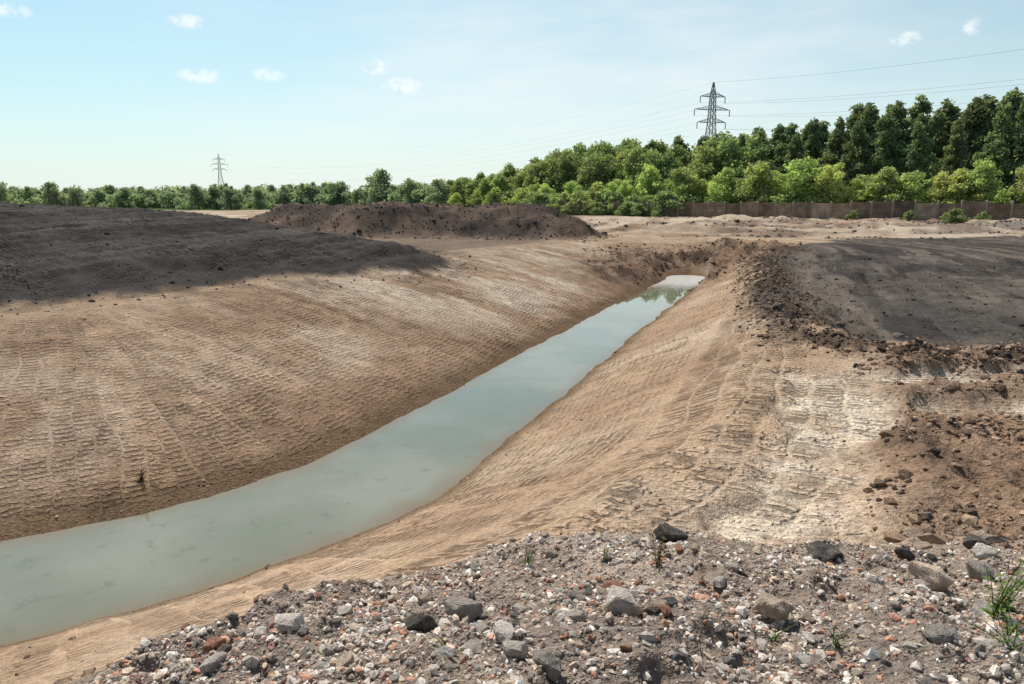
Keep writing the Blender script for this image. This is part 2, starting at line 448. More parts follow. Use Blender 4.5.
for (x,y,s_,k,q,l) in BIG: put_rock(lib[(k,q)],x,y,s_,l,rot=(random.uniform(-.25,.25),random.uniform(-.25,.25),random.uniform(0,6.28)),sink=.1)
cnt=0
while cnt<250:
    a=math.radians(random.uniform(-44,42));r_=random.uniform(2.1,7.2)
    x=r_*math.sin(a);y=r_*math.cos(a)
    R=float(rubR(np.array([x]),np.array([y]))[0])
    if r_>R*1.0: continue
    k=random.choices(["pale","grey","dark","tan","brick"],[36,18,6,26,15])[0]
    s_=min(.085,.022+random.expovariate(1/.014))
    put_rock(lib[(k,random.randrange(5))],x,y,s_,LBL[k]);cnt+=1

def loose(name,rough=1.0):
    s=NT(name);c_=s.n('ShaderNodeAttribute',attribute_name="tint").outputs['Color']
    p_=s.n('ShaderNodeNewGeometry').outputs['Position']
    n=s.noise(p_,38,3,.65)
    c_=s.mixc(1.0,c_,s.grey(s.ramp(n,.3,.7,.7,1.25)),'MULTIPLY')
    return s.out(s.bsdf(c_,rough,.05,s.bump(n,.8,.012)).outputs[0])
LOOSE=loose("loose_stone");CLOD=loose("soil_clod")
def ico(sub):
    bm=bmesh.new();bmesh.ops.create_icosphere(bm,subdivisions=sub,radius=1)
    V=np.array([v.co[:] for v in bm.verts]);F=np.array([[v.index for v in f.verts] for f in bm.faces]);bm.free();return V,F
def scatter(name,P,size,colors,mat,sub=1,jit=.28,flat=.65,sink=.2,smooth=False):
    V0,F0=ico(sub);n=len(P);nv=len(V0)
    var=[V0*(1+RNG.uniform(-jit,jit,(nv,1)))*np.array([1,RNG.uniform(.5,.95),RNG.uniform(flat*.6,flat*1.2)]) for _ in range(32)]
    var=np.array(var)[RNG.integers(0,32,n)]
    a=RNG.uniform(0,6.283,n);tx=RNG.uniform(-.6,.6,n)
    ca,sa=np.cos(a),np.sin(a);ct,st_=np.cos(tx),np.sin(tx)
    x=var[...,0];y=var[...,1]*ct[:,None]-var[...,2]*st_[:,None];z=var[...,1]*st_[:,None]+var[...,2]*ct[:,None]
    X=x*ca[:,None]-y*sa[:,None];Y=x*sa[:,None]+y*ca[:,None]
    s=size[:,None]
    VV=np.stack([X*s+P[:,0:1],Y*s+P[:,1:2],z*s+(P[:,2:3]+s*flat*(.5-sink))],-1).reshape(-1,3)
    FF=(F0[None]+(np.arange(n)*nv)[:,None,None]).reshape(-1,3)
    return mesh_np(name,VV,FF,[mat],smooth,np.repeat(colors,nv,axis=0))
def pick(n,cols,wts,jit=.25):
    cols=np.array(cols);idx=RNG.choice(len(cols),n,p=np.array(wts)/sum(wts))
    return cols[idx]*RNG.uniform(1-jit,1+jit,(n,1))
PAL=[(.56,.495,.43),(.37,.325,.285),(.16,.14,.125),(.49,.39,.305),(.43,.235,.165),(.74,.68,.61)]
def rub_pts(n,rmin,k=1.06,amax=44):
    a=np.radians(RNG.uniform(-46,amax,n*3));u=RNG.uniform(0,1,n*3)
    R=rubR(np.sin(a),np.cos(a))*k
    r=np.sqrt(rmin**2+u*(R**2-rmin**2))
    x=r*np.sin(a);y=r*np.cos(a)
    keep=RNG.uniform(0,1,n*3)<(1-sst(.80,1.0,r/R+.1*fbm(x/.6,y/.6,3,61))*.85)*(.3+.7*sst(.35,.62,fbm(x/.45,y/.45,3,70)*.5+.5))
    x=x[keep][:n];y=y[keep][:n]
    return np.stack([x,y,terrain(x,y)],-1)
P=rub_pts(30000,1.7);n=len(P)
m1=link(bpy.data.objects.new("gravel",scatter("gravel",P,np.clip(RNG.lognormal(-4.82,.5,n),.003,.028),pick(n,PAL,[24,20,8,27,15,7]),LOOSE,1,.36,.7)))
tag(m1,"loose mixed gravel and crushed brick covering the mound","gravel",kind="stuff")
P=rub_pts(3800,1.8);n=len(P)
m2=link(bpy.data.objects.new("crushed_rubble",scatter("crushed_rubble",P,np.clip(RNG.lognormal(-3.8,.36,n),.013,.05),pick(n,PAL,[28,18,7,24,15,10]),LOOSE,1,.42,.65)))
tag(m2,"fist sized crushed concrete and brick pieces","rubble",kind="stuff")

def clod_field(name,label,x,y,size,cols,wts,flat=.65):
    z=terrain(x,y);P=np.stack([x,y,z],-1)
    o=link(bpy.data.objects.new(name,scatter(name,P,size,pick(len(x),cols,wts,.3),CLOD,1,.36,flat,.35)))
    tag(o,label,"soil",kind="stuff")
BR=[(.22,.147,.10),(.11,.078,.058),(.35,.245,.172),(.06,.049,.043)]
def along(L,n,wd):
    L=np.array(L,float);seg=np.diff(L,axis=0);ln=np.hypot(seg[:,0],seg[:,1])
    wgt=ln/np.maximum(L[:-1,1],8)**.7
    i=RNG.choice(len(ln),n,p=wgt/wgt.sum());t=RNG.uniform(0,1,n)
    p=L[:-1][i]+seg[i]*t[:,None]
    return p[:,0]+RNG.normal(0,wd,n),p[:,1]+RNG.normal(0,wd,n)
x,y=along(BERM,9500,.6)
clod_field("berm_clods","dark crumbled soil clods along the crest of the bank",x,y,np.clip(RNG.lognormal(-3.75,.55,9500),.012,.12),BR,[3,5,1,4])
x=RNG.uniform(3.2,18,30000);y=RNG.uniform(4.6,14.2,30000)
kk_=fbm(x/.9,y/.9,3,77)*.5+.5
rdm=(poly_sd(x,y,REDR)>-.3)&(pale_sd(x,y)<-.1)&(RNG.uniform(0,1,30000)<sst(.38,.6,kk_)*.9+.12)
x=x[rdm][:17000];y=y[rdm][:17000]
clod_field("churned_clods","churned reddish brown soil clods beside wheel tracks",x,y,np.clip(RNG.lognormal(-3.8,.62,len(x)),.008,.13),BR,[5,3.5,3.5,1])
u_=RNG.uniform(0,6.283,2400);rr_=RNG.uniform(2.2,8.5,2400)
x=13+rr_*np.cos(u_);y=49.6+rr_*np.sin(u_);k=(y>40)
clod_field("channel_head_clods","broken brown clods around the head of the channel",x[k],y[k],np.clip(RNG.lognormal(-3.1,.55,k.sum()),.03,.22),BR,[5,4,1,2])
x=RNG.uniform(-22,12,22000);y=RNG.uniform(4,44,22000)
d_,s_,c_=ditch(x,y);k=(d_>1.5)&(d_<11)&(RNG.uniform(0,1,22000)<np.clip(.12+1.0*np.exp(-(d_-1.6)/.35)+.5*np.exp(-((d_-7)/.6)**2)*(c_>0),0,1))&(np.hypot(x,y)>5)
clod_field("bank_clods","small crumbs of earth scattered down the banks",x[k],y[k],np.clip(RNG.lognormal(-4.1,.5,k.sum()),.008,.075),BR[:3],[4,2,5])
x=RNG.uniform(-32,10,7000);y=RNG.uniform(57,76,7000);k=poly_sd(x,y,HEAP)>-1.2
clod_field("spoil_heap_clods","dark lumps of spoil covering the heap",x[k],y[k],np.clip(RNG.lognormal(-2.9,.5,k.sum()),.04,.26),[(.12,.09,.07),(.06,.051,.045),(.18,.13,.1)],[4,4,2])
x=RNG.uniform(8,95,7000);y=RNG.uniform(58,118,7000);n_=fbm(x/5,y/3,4,49)*.5+.5;k=(n_<.46)|(np.exp(-((x-66)/20)**2-((y-76)/4.5)**2)>RNG.uniform(0,1,7000)*.7)
clod_field("far_rubble","low banks of rubble and clods near the boundary fence",x[k],y[k],np.clip(RNG.lognormal(-2.2,.4,k.sum()),.06,.35),[(.30,.27,.24),(.17,.135,.11),(.09,.077,.067)],[2,4,4])
x=RNG.uniform(-45,0,12000);y=RNG.uniform(10,55,12000);bs=poly_sd(x,y,BLK_L)
k=(bs>-2.0)&(RNG.uniform(0,1,12000)<.8*np.exp(-np.abs(bs)/1.5)+.3)
clod_field("black_clods","scattered black soil lumps on the dark spoil",x[k],y[k],np.clip(RNG.lognormal(-3.5,.5,k.sum()),.02,.13),[(.055,.049,.045),(.13,.108,.093)],[4,3])
x=RNG.uniform(7,30,8000);y=RNG.uniform(13,45,8000);bs=poly_sd(x,y,BLK_R);k=(bs>-1)&(RNG.uniform(0,1,8000)<.9*np.exp(-np.abs(bs)/2.2)+.25)
clod_field("dark_ground_clods","scattered dark soil lumps on the compacted ground",x[k],y[k],np.clip(RNG.lognormal(-3.6,.55,k.sum()),.015,.14),[(.06,.051,.046),(.15,.12,.098)],[5,3])

# ------------------------------------------------------------ vegetation
def leaf_material(name,k=1.0,haze=0.0):
    s=NT(name);c_=s.n('ShaderNodeAttribute',attribute_name="tint").outputs['Color']
    oi=s.n('ShaderNodeObjectInfo').outputs['Random']
    hv=s.n('ShaderNodeHueSaturation');s.set(hv.inputs['Color'],c_)
    s.set(hv.inputs['Hue'],s.math('ADD',s.math('MULTIPLY',oi,.05),.465))
    s.set(hv.inputs['Saturation'],.84)
    s.set(hv.inputs['Value'],s.math('ADD',s.math('MULTIPLY',s.math('FRACT',s.math('MULTIPLY',oi,7.31)),.5),.86*k))
    cc=hv.outputs[0]
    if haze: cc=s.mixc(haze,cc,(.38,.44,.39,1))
    df=s.n('ShaderNodeBsdfDiffuse');s.set(df.inputs[0],cc)
    tr=s.n('ShaderNodeBsdfTranslucent')
    s.set(tr.inputs[0],s.mixc(1.0,cc,(1.25,1.3,.7,1),'MULTIPLY'))
    mx=s.n('ShaderNodeMixShader');mx.inputs[0].default_value=.5
    s.t.links.new(df.outputs[0],mx.inputs[1]);s.t.links.new(tr.outputs[0],mx.inputs[2])
    return s.out(mx.outputs[0])
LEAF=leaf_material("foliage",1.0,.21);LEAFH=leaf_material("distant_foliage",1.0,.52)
bk=NT("bark");tc=bk.n('ShaderNodeTexCoord').outputs['Object'];n_=bk.noise(tc,3,5)
BARK=bk.out(bk.bsdf(bk.mixc(n_,(.05,.04,.03,1),(.14,.11,.085,1)),.95,.1,bk.bump(n_,.8,.05)).outputs[0])
def leaves(centers,radii,n,size,base,seed,squash=.8):
    R=np.random.default_rng(seed)
    ci=R.choice(len(centers),n,p=(radii**2)/np.sum(radii**2))
    dv=R.normal(0,1,(n,3));dv/=np.linalg.norm(dv,axis=1)[:,None]
    rad=radii[ci]*(.40+.95*R.uniform(0,1,n)**.9)
    p=centers[ci]+dv*rad[:,None]*np.array([1,1,squash])
    nn=dv*.6+R.normal(0,.8,(n,3))+np.array([0,0,.35]);nn/=np.linalg.norm(nn,axis=1)[:,None]
    t=np.cross(nn,R.normal(0,1,(n,3)));t/=np.linalg.norm(t,axis=1)[:,None]
    b=np.cross(nn,t)
    sz=size*R.uniform(.4,1.15,n)[:,None]
    q=np.stack([p-t*sz-b*sz*.25,p+t*sz*.2-b*sz*.7,p+t*sz+b*sz*.2,p-t*sz*.1+b*sz*.75],1)
    cj=R.uniform(.75,1.3,len(centers))[ci]*R.uniform(.8,1.25,n)
    c=np.array(base)[None]*cj[:,None]
    yel=R.uniform(0,1,len(centers))[ci][:,None]
    c=c*(1-.3*yel)+c*np.array([1.45,1.15,.7])*.3*yel
    return q.reshape(-1,3),np.arange(n*4).reshape(-1,4),np.repeat(c,4,axis=0)
def crown_mesh(name,seed,H,W,base,n,size,K=26,low=.22,top=1.0,mat=None,taper=.5):
    R=np.random.default_rng(seed)
    cz=[];rad=[]
    lx,ly=R.uniform(-.14,.14,2)*W
    pk=R.uniform(.68,1.0)
    for i in range(K):
        f=(i+R.uniform(0,1))/K
        env=math.sqrt(max(0,1-(2*f-pk)**2/1.5))
        env*=(1-taper*max(0,f-.45)/.55)
        r=W*.5*R.uniform(.14,.33)*(1-.3*f)
        a=R.uniform(0,6.283);rho=R.uniform(.25,1.08)*max(.05,(W*.5*env-r*.5))
        z=H*(low+(top-low)*f)-r*.8*f+R.uniform(-.035,.035)*H
        cz.append((rho*math.cos(a)+lx*f,rho*math.sin(a)+ly*f,z));rad.append(r)
    for f in (.35,.5,.65,.8): cz.append((lx*f,ly*f,H*f));rad.append(W*.24*(1.1-f*.6))
    V,F,C=leaves(np.array(cz),np.array(rad),n,size,base,seed+5)
    return mesh_np(name,V,F,[mat or LEAF],False,C)
def tube(pts,rads,sides=6):
    V=[];F=[]
    for k,(p,r) in enumerate(zip(pts,rads)):
        p=Vector(p);q=Vector(pts[min(k+1,len(pts)-1)]);q0=Vector(pts[max(k-1,0)])
        d=(q-q0).normalized();u=d.orthogonal().normalized();v=d.cross(u)
        for s in range(sides):
            a=6.2832*s/sides;V.append(p+u*math.cos(a)*r+v*math.sin(a)*r)
    for k in range(len(pts)-1):
        for s in range(sides):
            s2=(s+1)%sides;F.append((k*sides+s,k*sides+s2,(k+1)*sides+s2,(k+1)*sides+s))
    return [tuple(v) for v in V],F
def trunk_mesh(name,seed,H,W):
    r=random.Random(seed);V=[];F=[]
    def add(a,b):
        o=len(V);V.extend(a);F.extend([tuple(i+o for i in f) for f in b])
    b=H*.016+.05
    tp=[(0,0,-.3),(r.uniform(-.1,.1),r.uniform(-.1,.1),H*.25),(r.uniform(-.3,.3),r.uniform(-.3,.3),H*.55),(0,0,H*.9)]
    add(*tube(tp,[b*1.3,b,b*.6,.03]))
    for k in range(7):
        f=r.uniform(.22,.65);a=r.uniform(0,6.28);L=W*.42*r.uniform(.6,1)
        s=Vector((0,0,H*f));e=s+Vector((math.cos(a)*L,math.sin(a)*L,L*.7));m=(s+e)/2+Vector((0,0,-.1*L))
        add(*tube([s,m,e],[b*.45,b*.3,.02],5))
    return mesh_np(name,V,F,[BARK],True)
KINDS={}
DK=(.105,.16,.058);MD=(.185,.26,.072);LT=(.31,.395,.105);BL=(.17,.23,.105)
for q in range(5): KINDS[("tall",q)]=(trunk_mesh("trunk",q,22,6.5),crown_mesh("crown",100+q,22,9.2,DK,12000,.34,K=105,low=.08,taper=.5),22)
for q in range(5): KINDS[("broad",q)]=(trunk_mesh("trunk",10+q,15,10),crown_mesh("crown",200+q,15,12.5,MD,10500,.33,K=80,low=.06,taper=.25),15)
for q in range(5): KINDS[("bright",q)]=(trunk_mesh("trunk",20+q,10,7),crown_mesh("crown",300+q,10,8.5,LT,6800,.26,K=55,low=.04,taper=.35),10)
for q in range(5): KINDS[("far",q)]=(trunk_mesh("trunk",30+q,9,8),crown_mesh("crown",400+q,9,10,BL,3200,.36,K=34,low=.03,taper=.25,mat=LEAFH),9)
for q in range(5): KINDS[("shrub",q)]=(trunk_mesh("trunk",40+q,3.5,4),crown_mesh("crown",500+q,3.5,5,(.19,.27,.08),2400,.2,K=24,low=.08,taper=.3),3.5)
LAB={"tall":("tall dark green leafy tree in a dense belt","tall trees in the belt behind the fence"),
"broad":("broad mid green deciduous tree in a woodland belt","broad trees of the woodland belt"),
"bright":("young light green tree growing behind the fence","young light trees behind the fence"),
"far":("hazy distant green tree on the flat horizon","distant trees along the horizon"),
"shrub":("low rounded green shrub beside the boundary","shrubs along the boundary")}
def put_tree(kind,x,y,H,wide=1.0,z=None,label=None):
    q=random.randrange(5)
    tr,cr,h0=KINDS[(kind,q)]
    nm="shrub" if kind=="shrub" else "tree"
    e=bpy.data.objects.new(nm,None);e.empty_display_size=.5
    e.location=(x,y,gz(x,y) if z is None else z)
    s=H/h0;e.scale=(s*wide,s*wide,s);e.rotation_euler=(0,0,random.uniform(0,6.28));link(e)
    tag(e,label or LAB[kind][0],"shrub" if kind=="shrub" else "tree",LAB[kind][1])
    for nme,m in (("trunk",tr),("crown",cr)):
        o=bpy.data.objects.new(nme,m);link(o);o.parent=e
    return e
TB=[(114,125,23.5),(95.5,130,23),(86.7,135,21.8),(77.9,140,21.7),(70.3,145,21.2),(66.3,150,19),(50.7,155,17.7),(43.1,160,16.7),(30.3,165,16.8),(21.7,172,16.7),(12.4,180,15.4),(2.1,186,13),(-3.3,190,11.5),(-14.9,200,9.3),(-21.7,210,8.3)]
TBL=[(-21.7,210,8.3),(-36,225,8.2),(-49,240,8.4),(-77.5,255,7.8),(-121,270,8),(-161,280,7.6),(-213,290,7.2),(-262,300,8)]
def walk(T,step,back,jx,jh):
    T=np.array(T,float);seg=np.hypot(*np.diff(T[:,:2],axis=0).T);cum=np.concatenate([[0],np.cumsum(seg)])
    s=random.uniform(0,step)
    while s<cum[-1]:
        x=np.interp(s,cum,T[:,0]);y=np.interp(s,cum,T[:,1]);H=np.interp(s,cum,T[:,2])
        yield x+random.uniform(-jx,jx)+back*.25,y+back+random.uniform(-jx,jx),H*random.uniform(1-jh,1+jh)
        s+=step*random.uniform(.7,1.3)
for back,f in ((0,.86),(9,1.0),(18,1.05)):
    for x,y,H in walk(TB,4.5 if back else 4.9,back,1.8,.08):
        kind="tall" if x>58 or (x>30 and random.random()<.25) else "broad"
        put_tree(kind,x,y,H*f*(1.0 if kind=="tall" else 1.03),random.uniform(.85,1.2))
for x,y,H in walk(TBL,7.0,0,2.0,.25): put_tree("far",x,y,H,random.uniform(.9,1.4))
for x,y,H in walk(TBL,8.5,22,3.0,.28): put_tree("far",x,y,H*1.05,random.uniform(.9,1.4))
for px in ((-43,232,13.4),(-46.5,236,11.5),(-132,200,8.2),(-128,205,7),(-147,200,8.4),(-108,240,8.6),(-104,245,9),(-97,240,8.2),(-62,245,9.5),(-30,215,9.6),(-20,200,9.6),(-85,235,8)):
    put_tree("far",px[0],px[1],px[2],.85 if px[2]>10 else 1.0)
for x,y,H in ((36,143,10),(42,139,9.5),(47.7,135,11),(53.7,131,10.5),(59,127,9),(63,122,8.5),(69,116,8.5),(74.6,112,11),(79,107,11.5),(84,103,11),(30,147,9.5),(25,150,8),(50,138,9),(66,120,9.5),(39,142,8),(88,99,10),(44.5,140,8),(56.5,130,8),(33,146,8),(61.5,126,7.5),(71.5,115,8.5)):
    if x>60: x+=2.5
    put_tree("bright",x,y+1.5,H*random.uniform(.8,1.12),random.uniform(.9,1.4))
for k in range(24):
    t=k/23;x=5+t*27+random.uniform(-1,1);y=153.5-t*17+random.uniform(1.8,4)
    put_tree("shrub",x,y,random.uniform(3.2,5.4),random.uniform(.9,1.4))
for k in range(9):
    t=random.random();x=5+t*27;y=153.5-t*17-2.2
    put_tree("shrub",x,y,random.uniform(1.6,3.0),random.uniform(.9,1.4))
for x,y,H in ((2,160,6),(-4,168,6),(-9,176,5.5),(8,162,7),(14,160,7.5),(19,157,7),(-15,185,5),(24,158,8),(5,165,7)):
    put_tree("bright",x,y,H,1.2)
for x,y in ((62,108.5),(69,102),(56,114)): put_tree("shrub",x,y,1.5,1)
put_tree("shrub",56,88,2.2,1.1,label="lone light green bush on the open ground")
def mass(name,T,n,back,hk,size,base,mat,label,w=8):
    T=np.array(T,float);seg=np.hypot(*np.diff(T[:,:2],axis=0).T);cum=np.concatenate([[0],np.cumsum(seg)])
    K=int(cum[-1]/1.6);s=RNG.uniform(0,cum[-1],K)
    x=np.interp(s,cum,T[:,0]);y=np.interp(s,cum,T[:,1]);H=np.interp(s,cum,T[:,2])*hk
    f=RNG.uniform(0,1,K)
    c=np.stack([x+RNG.uniform(-2,2,K),y+back+RNG.uniform(-w,w,K),H*f],-1)
    V,F,C=leaves(c,np.maximum(1.2,H*.3*RNG.uniform(.7,1.2,K)),n,size,base,11)
    o=link(bpy.data.objects.new(name,mesh_np(name,V,F,[mat],False,C)))
    tag(o,label,"undergrowth",kind="stuff")
mass("woodland_undergrowth",TB,28000,6,.5,.5,(.14,.20,.065),LEAF,"dense undergrowth beneath the woodland belt")
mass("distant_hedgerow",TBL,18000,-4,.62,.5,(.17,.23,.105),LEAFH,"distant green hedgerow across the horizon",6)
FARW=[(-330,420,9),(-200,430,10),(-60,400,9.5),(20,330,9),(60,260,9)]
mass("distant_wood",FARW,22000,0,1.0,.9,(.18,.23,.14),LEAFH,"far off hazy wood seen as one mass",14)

# ------------------------------------------------------------ fence
fm=NT("fence_panel");c_=fm.n('ShaderNodeAttribute',attribute_name="tint").outputs['Color'];p_=fm.n('ShaderNodeNewGeometry').outputs['Position']
sx=fm.n('ShaderNodeSeparateXYZ');fm.set(sx.inputs[0],p_)
pl_=fm.ramp(fm.math('ABSOLUTE',fm.math('SUBTRACT',fm.math('FRACT',fm.math('MULTIPLY',sx.outputs[2],3.0)),.5)),.38,.5,1.0,.35)
vv=fm.math('MULTIPLY',pl_,fm.ramp(fm.noise(p_,.8,4),.3,.7,.7,1.3))
FM=fm.out(fm.bsdf(fm.mixc(1.0,c_,fm.grey(vv),'MULTIPLY'),.9,.1,fm.bump(pl_,1,.04)).outputs[0])
pm=NT("fence_post");PM=pm.out(pm.bsdf(pm.mixc(pm.noise(pm.n('ShaderNodeTexCoord').outputs['Object'],4,4),(.18,.15,.12,1),(.32,.27,.22,1)),.9,.1).outputs[0])
FP=[(6,153),(33,136),(62,112),(95,84)]
root=bpy.data.objects.new("boundary_fence",None);root.location=(6,153,0);link(root)
tag(root,"long brown boarded boundary fence with upright posts","fence")
T=np.array(FP,float);seg=np.hypot(*np.diff(T,axis=0).T);cum=np.concatenate([[0],np.cumsum(seg)])
nb_=int(cum[-1]//3.1);ss=np.linspace(0,cum[-1],nb_+1)
px_=np.interp(ss,cum,T[:,0]);py_=np.interp(ss,cum,T[:,1]);pz_=terrain(px_,py_)*.4
V=[];F=[];C=[]
def box(V,F,c,ux,hx,hy,z0,z1):
    o=len(V);vx=(-ux[1],ux[0])
    for z in (z0,z1):
        for a,b in ((-1,-1),(1,-1),(1,1),(-1,1)):
            V.append((c[0]+ux[0]*a*hx+vx[0]*b*hy,c[1]+ux[1]*a*hx+vx[1]*b*hy,z))
    F.extend([(o,o+3,o+2,o+1),(o+4,o+5,o+6,o+7),(o,o+1,o+5,o+4),(o+1,o+2,o+6,o+5),(o+2,o+3,o+7,o+6),(o+3,o,o+4,o+7)])
pV=[];pF=[];box(pV,pF,(0,0),(1,0),.14,.14,-.4,2.95)
o_=len(pV);pV+=[(-.14,-.14,2.953),(.14,-.14,2.953),(.14,.14,2.953),(-.14,.14,2.953)]
pV+=[(-.03,-.03,3.05),(.03,-.03,3.05),(.03,.03,3.05),(-.03,.03,3.05)]
pF+=[(o_,o_+1,o_+5,o_+4),(o_+1,o_+2,o_+6,o_+5),(o_+2,o_+3,o_+7,o_+6),(o_+3,o_,o_+4,o_+7),(o_+4,o_+5,o_+6,o_+7)]
PME=mesh_np("post",pV,pF,[PM])
for k in range(nb_+1):
    o=bpy.data.objects.new("post",PME);o.location=(px_[k]-6,py_[k]-153,pz_[k]);link(o);o.parent=root
    if k<nb_:
        dx,dy=px_[k+1]-px_[k],py_[k+1]-py_[k];L=math.hypot(dx,dy);u=(dx/L,dy/L)
        zt=(pz_[k]+pz_[k+1])/2;n0=len(V)
        box(V,F,((px_[k]+px_[k+1])/2-6,(py_[k]+py_[k+1])/2-153),u,L/2-.15,.04,zt-.5,zt+2.75+random.uniform(-.2,.15))
        C+=[random.choice([(.20,.15,.115),(.26,.19,.145),(.13,.10,.08),(.34,.26,.20),(.18,.135,.10)])]*(len(V)-n0)
o=link(bpy.data.objects.new("panel",mesh_np("panel",V,F,[FM],False,C)));o.parent=root

# ------------------------------------------------------------ pylons and lines
st=NT("galvanised_steel");STEEL=st.out(st.bsdf(st.mixc(st.noise(st.n('ShaderNodeTexCoord').outputs['Object'],.4,3),(.10,.105,.11,1),(.16,.165,.17,1)),.6,.3).outputs[0])
def beam(V,F,a,b,r):
    v,f=tube([Vector(a),Vector(b)],[r,r],4);o=len(V);V.extend(v);F.extend([tuple(i+o for i in q) for q in f])
ARMS=[(41.3,5.2),(36.6,7.4),(32.0,6.0)]
def halfw(z): return np.interp(z,[0,14,31,42,46.5],[4.3,2.7,1.15,.8,.12])
def body_mesh():
    V=[];F=[];zs=[0,6,11.5,16.5,21,25,28.5,31.5,34,36.6,39,41.3,43.8,46.5]
    for k in range(len(zs)-1):
        z0,z1=zs[k],zs[k+1];a,b=float(halfw(z0)),float(halfw(z1))
        c0=[(-a,-a,z0),(a,-a,z0),(a,a,z0),(-a,a,z0)];c1=[(-b,-b,z1),(b,-b,z1),(b,b,z1),(-b,b,z1)]
        for i in range(4):
            j=(i+1)%4
            beam(V,F,c0[i],c1[i],.15);beam(V,F,c0[i],c1[j],.08);beam(V,F,c0[j],c1[i],.08);beam(V,F,c1[i],c1[j],.08)
    return mesh_np("lattice_tower",V,F,[STEEL])
def arm_mesh(z,w):
    V=[];F=[];b=float(halfw(z))
    for sgn in (-1,1):
        tip=(sgn*w,0,z+.1)
        for yy in (-b,b):
            beam(V,F,(sgn*b,yy,z),tip,.1);beam(V,F,(sgn*b,yy,z+1.5),tip,.1)
            for t in (.25,.5,.75):
                x0=sgn*(b+(w-b)*t);y0=yy*(1-t)
                beam(V,F,(x0,y0,z+.1*t),(x0,y0,z+1.5*(1-t)+.1*t),.06)
                x1=sgn*(b+(w-b)*(t-.25));y1=yy*(1.25-t)
                beam(V,F,(x1,y1,z),(x0,y0,z+1.5*(1-t)),.06)
        beam(V,F,tip,(sgn*w,0,z-2.3),.13)
        for i in range(6): beam(V,F,(sgn*w,0,z-.3-i*.33),(sgn*w,0,z-.42-i*.33),.22)
    return mesh_np("crossarm",V,F,[STEEL])
BM=body_mesh();AM=[arm_mesh(z,w) for z,w in ARMS]
def pylon(x,y,s,ang,label):
    e=bpy.data.objects.new("electricity_pylon",None);e.location=(x,y,0);e.scale=(s,s,s);e.rotation_euler=(0,0,ang);link(e)
    tag(e,label,"pylon","electricity pylons")
    for nme,m in [("lattice_tower",BM)]+[("crossarm",a) for a in AM]:
        o=bpy.data.objects.new(nme,m);link(o);o.parent=e
P1=(75.8,271,1.0,.25);P2=(-266,640,.95,.3)
pylon(*P1,"tall steel lattice electricity pylon rising above the trees")
pylon(*P2,"distant steel lattice electricity pylon on the skyline")
cb=NT("cable_metal");CABLE=cb.out(cb.bsdf((.22,.23,.24,1),.5,.3).outputs[0])
def attach(P,z,w):
    c,s=math.cos(P[3]),math.sin(P[3]);k=P[2]
    return Vector((P[0]+c*w*k,P[1]+s*w*k,z*k))
P3=(222,-28,1.0,.45)
pairs=[(z-2.3,sg*w) for z,w in ARMS for sg in (-1,1)]+[(46.5,0)]
for (pa,pb,sag) in ((P1,P3,9.0),(P1,P2,13)):
    for z,w in pairs:
        a=attach(pa,z,w);b_=attach(pb,z,w);pts=[]
        for k in range(41):
            t=k/40;p=a.lerp(b_,t);p.z-=sag*4*t*(1-t);pts.append(p)
        V,F=tube(pts,[.028 if pb is P3 else .014]*41,4)
        o=link(bpy.data.objects.new("power_cable",mesh_np("power_cable",V,F,[CABLE])))
        tag(o,"thin sagging overhead power cable from a pylon","cable","overhead power cables")

# ------------------------------------------------------------ weeds
wd=NT("weed_leaf");wc=wd.n('ShaderNodeAttribute',attribute_name="tint").outputs['Color']
df=wd.n('ShaderNodeBsdfDiffuse');wd.set(df.inputs[0],wc);tr=wd.n('ShaderNodeBsdfTranslucent');wd.set(tr.inputs[0],wc)
mx=wd.n('ShaderNodeMixShader');mx.inputs[0].default_value=.35;wd.t.links.new(df.outputs[0],mx.inputs[1]);wd.t.links.new(tr.outputs[0],mx.inputs[2])
WEED=wd.out(mx.outputs[0])
def weed(x,y,h,stems,spread,seed,label,colr=(.15,.22,.065),leafy=1.0):
    r=random.Random(seed);V=[];F=[];C=[]
    for k in range(stems):
        a=r.uniform(0,6.28);L=h*r.uniform(.55,1);lean=spread*r.uniform(.2,1)
        base=Vector((r.uniform(-.02,.02),r.uniform(-.02,.02),-.02))
        M=6
        pts=[base+Vector((math.cos(a)*lean*(t/M)**1.6,math.sin(a)*lean*(t/M)**1.6,L*t/M)) for t in range(M+1)]
        v,f=tube(pts,[.003*(1-.6*t/M)+.001 for t in range(M+1)],3)
        o=len(V);V+=v;F+=[tuple(i+o for i in q) for q in f];C+=[tuple(c*.7 for c in colr)]*len(v)
        for t in range(1,M+1):
            for m in range(int(3*leafy)):
                la=r.uniform(0,6.28);ll=h*.16*r.uniform(.5,1.1)*(1.1-.5*t/M);d=Vector((math.cos(la),math.sin(la),r.uniform(-.1,.7))).normalized()
                sd=d.cross(Vector((0,0,1))).normalized()*ll*.22
                p=pts[t];o=len(V)
                V+=[tuple(p),tuple(p+d*ll*.45+sd),tuple(p+d*ll+Vector((0,0,-.1*ll))),tuple(p+d*ll*.45-sd)]
                F.append((o,o+1,o+2,o+3));k_=r.uniform(.7,1.35);C+=[tuple(c*k_ for c in colr)]*4
    ob=link(bpy.data.objects.new("weed_plant",mesh_np("weed_plant",V,F,[WEED],False,C)))
    ob.location=(x,y,gz(x,y));tag(ob,label,"weed","weeds growing in the rubble")
weed(1.08,4.6,.34,5,.08,1,"upright reddish green weed growing in gravel",(.17,.14,.06))
weed(.12,4.9,.17,6,.06,2,"small green weed at the rubble crest")
weed(.72,4.9,.12,5,.06,3,"small green weed at the rubble crest")
weed(2.95,3.75,.5,5,.2,4,"tall thin leafy green weed beside stones")
weed(2.72,3.35,.28,4,.2,5,"leafy green weed beside stones")
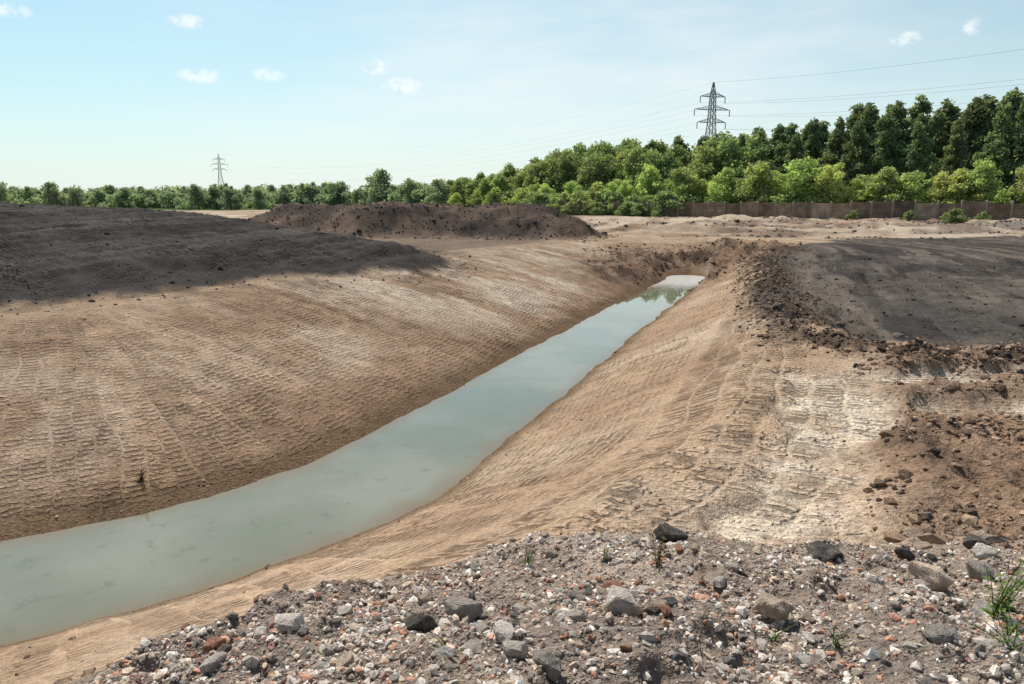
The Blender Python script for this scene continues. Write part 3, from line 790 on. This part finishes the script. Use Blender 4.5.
weed(2.5,3.05,.16,6,.2,6,"low spreading green weed at the rubble edge")
weed(-.3,2.95,.10,7,.08,7,"tiny green seedling in gravel")
weed(1.35,3.15,.10,6,.10,8,"tiny flat green seedling in gravel")
weed(1.6,3.0,.10,6,.10,9,"tiny flat green seedling in gravel")
weed(3.3,4.1,.4,4,.15,10,"tall thin leafy green weed beside stones")
weed(-7.05,12.2,.35,14,.22,11,"dark dead tuft of stems at the water edge",(.04,.03,.02),.6)

# ------------------------------------------------------------ light
EL=math.radians(54);AZ=math.radians(-28)
to=Vector((math.sin(AZ)*math.cos(EL),math.cos(AZ)*math.cos(EL),math.sin(EL)))
sun=bpy.data.lights.new("sun",'SUN');sun.energy=5.0;sun.angle=math.radians(.6);sun.color=(1,.96,.87)
so=link(bpy.data.objects.new("sun",sun));so.rotation_euler=(-to).to_track_quat('-Z','Y').to_euler();so.location=(0,0,60)
wld=bpy.data.worlds.new("World");scene.world=wld;wld.use_nodes=True
W=NT("",wld)
sky=W.n('ShaderNodeTexSky');sky.sky_type='NISHITA';sky.sun_disc=False
sky.sun_elevation=EL;sky.sun_rotation=AZ;sky.air_density=1.0;sky.dust_density=1.0;sky.ozone_density=1.0
dirv=W.n('ShaderNodeTexCoord').outputs['Generated']
sx=W.n('ShaderNodeSeparateXYZ');W.set(sx.inputs[0],dirv)
el=W.math('ARCSINE',sx.outputs[2]);az=W.math('ARCTAN2',sx.outputs[0],sx.outputs[1])
hz=W.math('POWER',2.718,W.math('MULTIPLY',W.math('MAXIMUM',el,0.0),-5.4))
hi=W.ramp(el,.24,.42,0,1)
lft=W.ramp(az,-.75,.1,1,0)
tint=W.mixc(lft,(.68,.99,.96,1),(.54,.92,.93,1))
c=W.mixc(1.0,sky.outputs[0],W.mixc(hi,tint,(1.10,1.04,.90,1)),'MULTIPLY')
c=W.mixc(W.math('MULTIPLY',hz,.88),c,(7.0,7.3,7.15,1))
nz=W.noise(dirv,70,5,.6)
tot=None
for a0,e0,wa,we in ((-23.3,8.8,1.3,.36),(-18.6,9.1,.95,.32),(-10.7,10.0,.9,.38),(-8.7,8.7,1.2,.45),(-23.9,12.3,1.0,.30),(-34.4,11.8,1.0,.3),(28.3,10.8,.8,.3),(32.2,11.1,.55,.35)):
    r=math.radians
    e1=W.math('POWER',W.math('ABSOLUTE',W.math('DIVIDE',W.math('SUBTRACT',az,r(a0)),r(wa*1.6))),2.0)
    e2=W.math('POWER',W.math('ABSOLUTE',W.math('DIVIDE',W.math('SUBTRACT',el,r(e0)),r(we*1.9))),2.0)
    m=W.math('SUBTRACT',1.0,W.math('ADD',e1,e2),clamp=True)
    tot=m if tot is None else W.math('MAXIMUM',tot,m)
cm_=W.ramp(W.math('MULTIPLY',tot,W.ramp(nz,.30,.66)),.03,.85,0,.62)
wisp=W.noise(W.vmath('MULTIPLY',dirv,(1,1,5)),2.2,6,.6)
cen=W.math('POWER',2.718,W.math('MULTIPLY',W.math('POWER',W.math('ABSOLUTE',W.math('SUBTRACT',az,.12)),2.0),-3.5))
c=W.mixc(W.math('MULTIPLY',W.ramp(wisp,.35,.75,.15,.75),cen),c,(7.2,7.6,7.5,1))
c=W.mixc(cm_,c,(8.2,8.3,8.3,1))
bg=W.n('ShaderNodeBackground');W.set(bg.inputs[0],c);bg.inputs[1].default_value=.128
ow=W.n('ShaderNodeOutputWorld');W.t.links.new(bg.outputs[0],ow.inputs[0])

# ------------------------------------------------------------ camera
cam=bpy.data.cameras.new("camera");cam.lens=24;cam.sensor_width=36;cam.clip_start=.05;cam.clip_end=8000
co=link(bpy.data.objects.new("camera",cam));co.location=(0,0,3.2);co.rotation_euler=(math.radians(90-11.75),0,0)
scene.camera=co
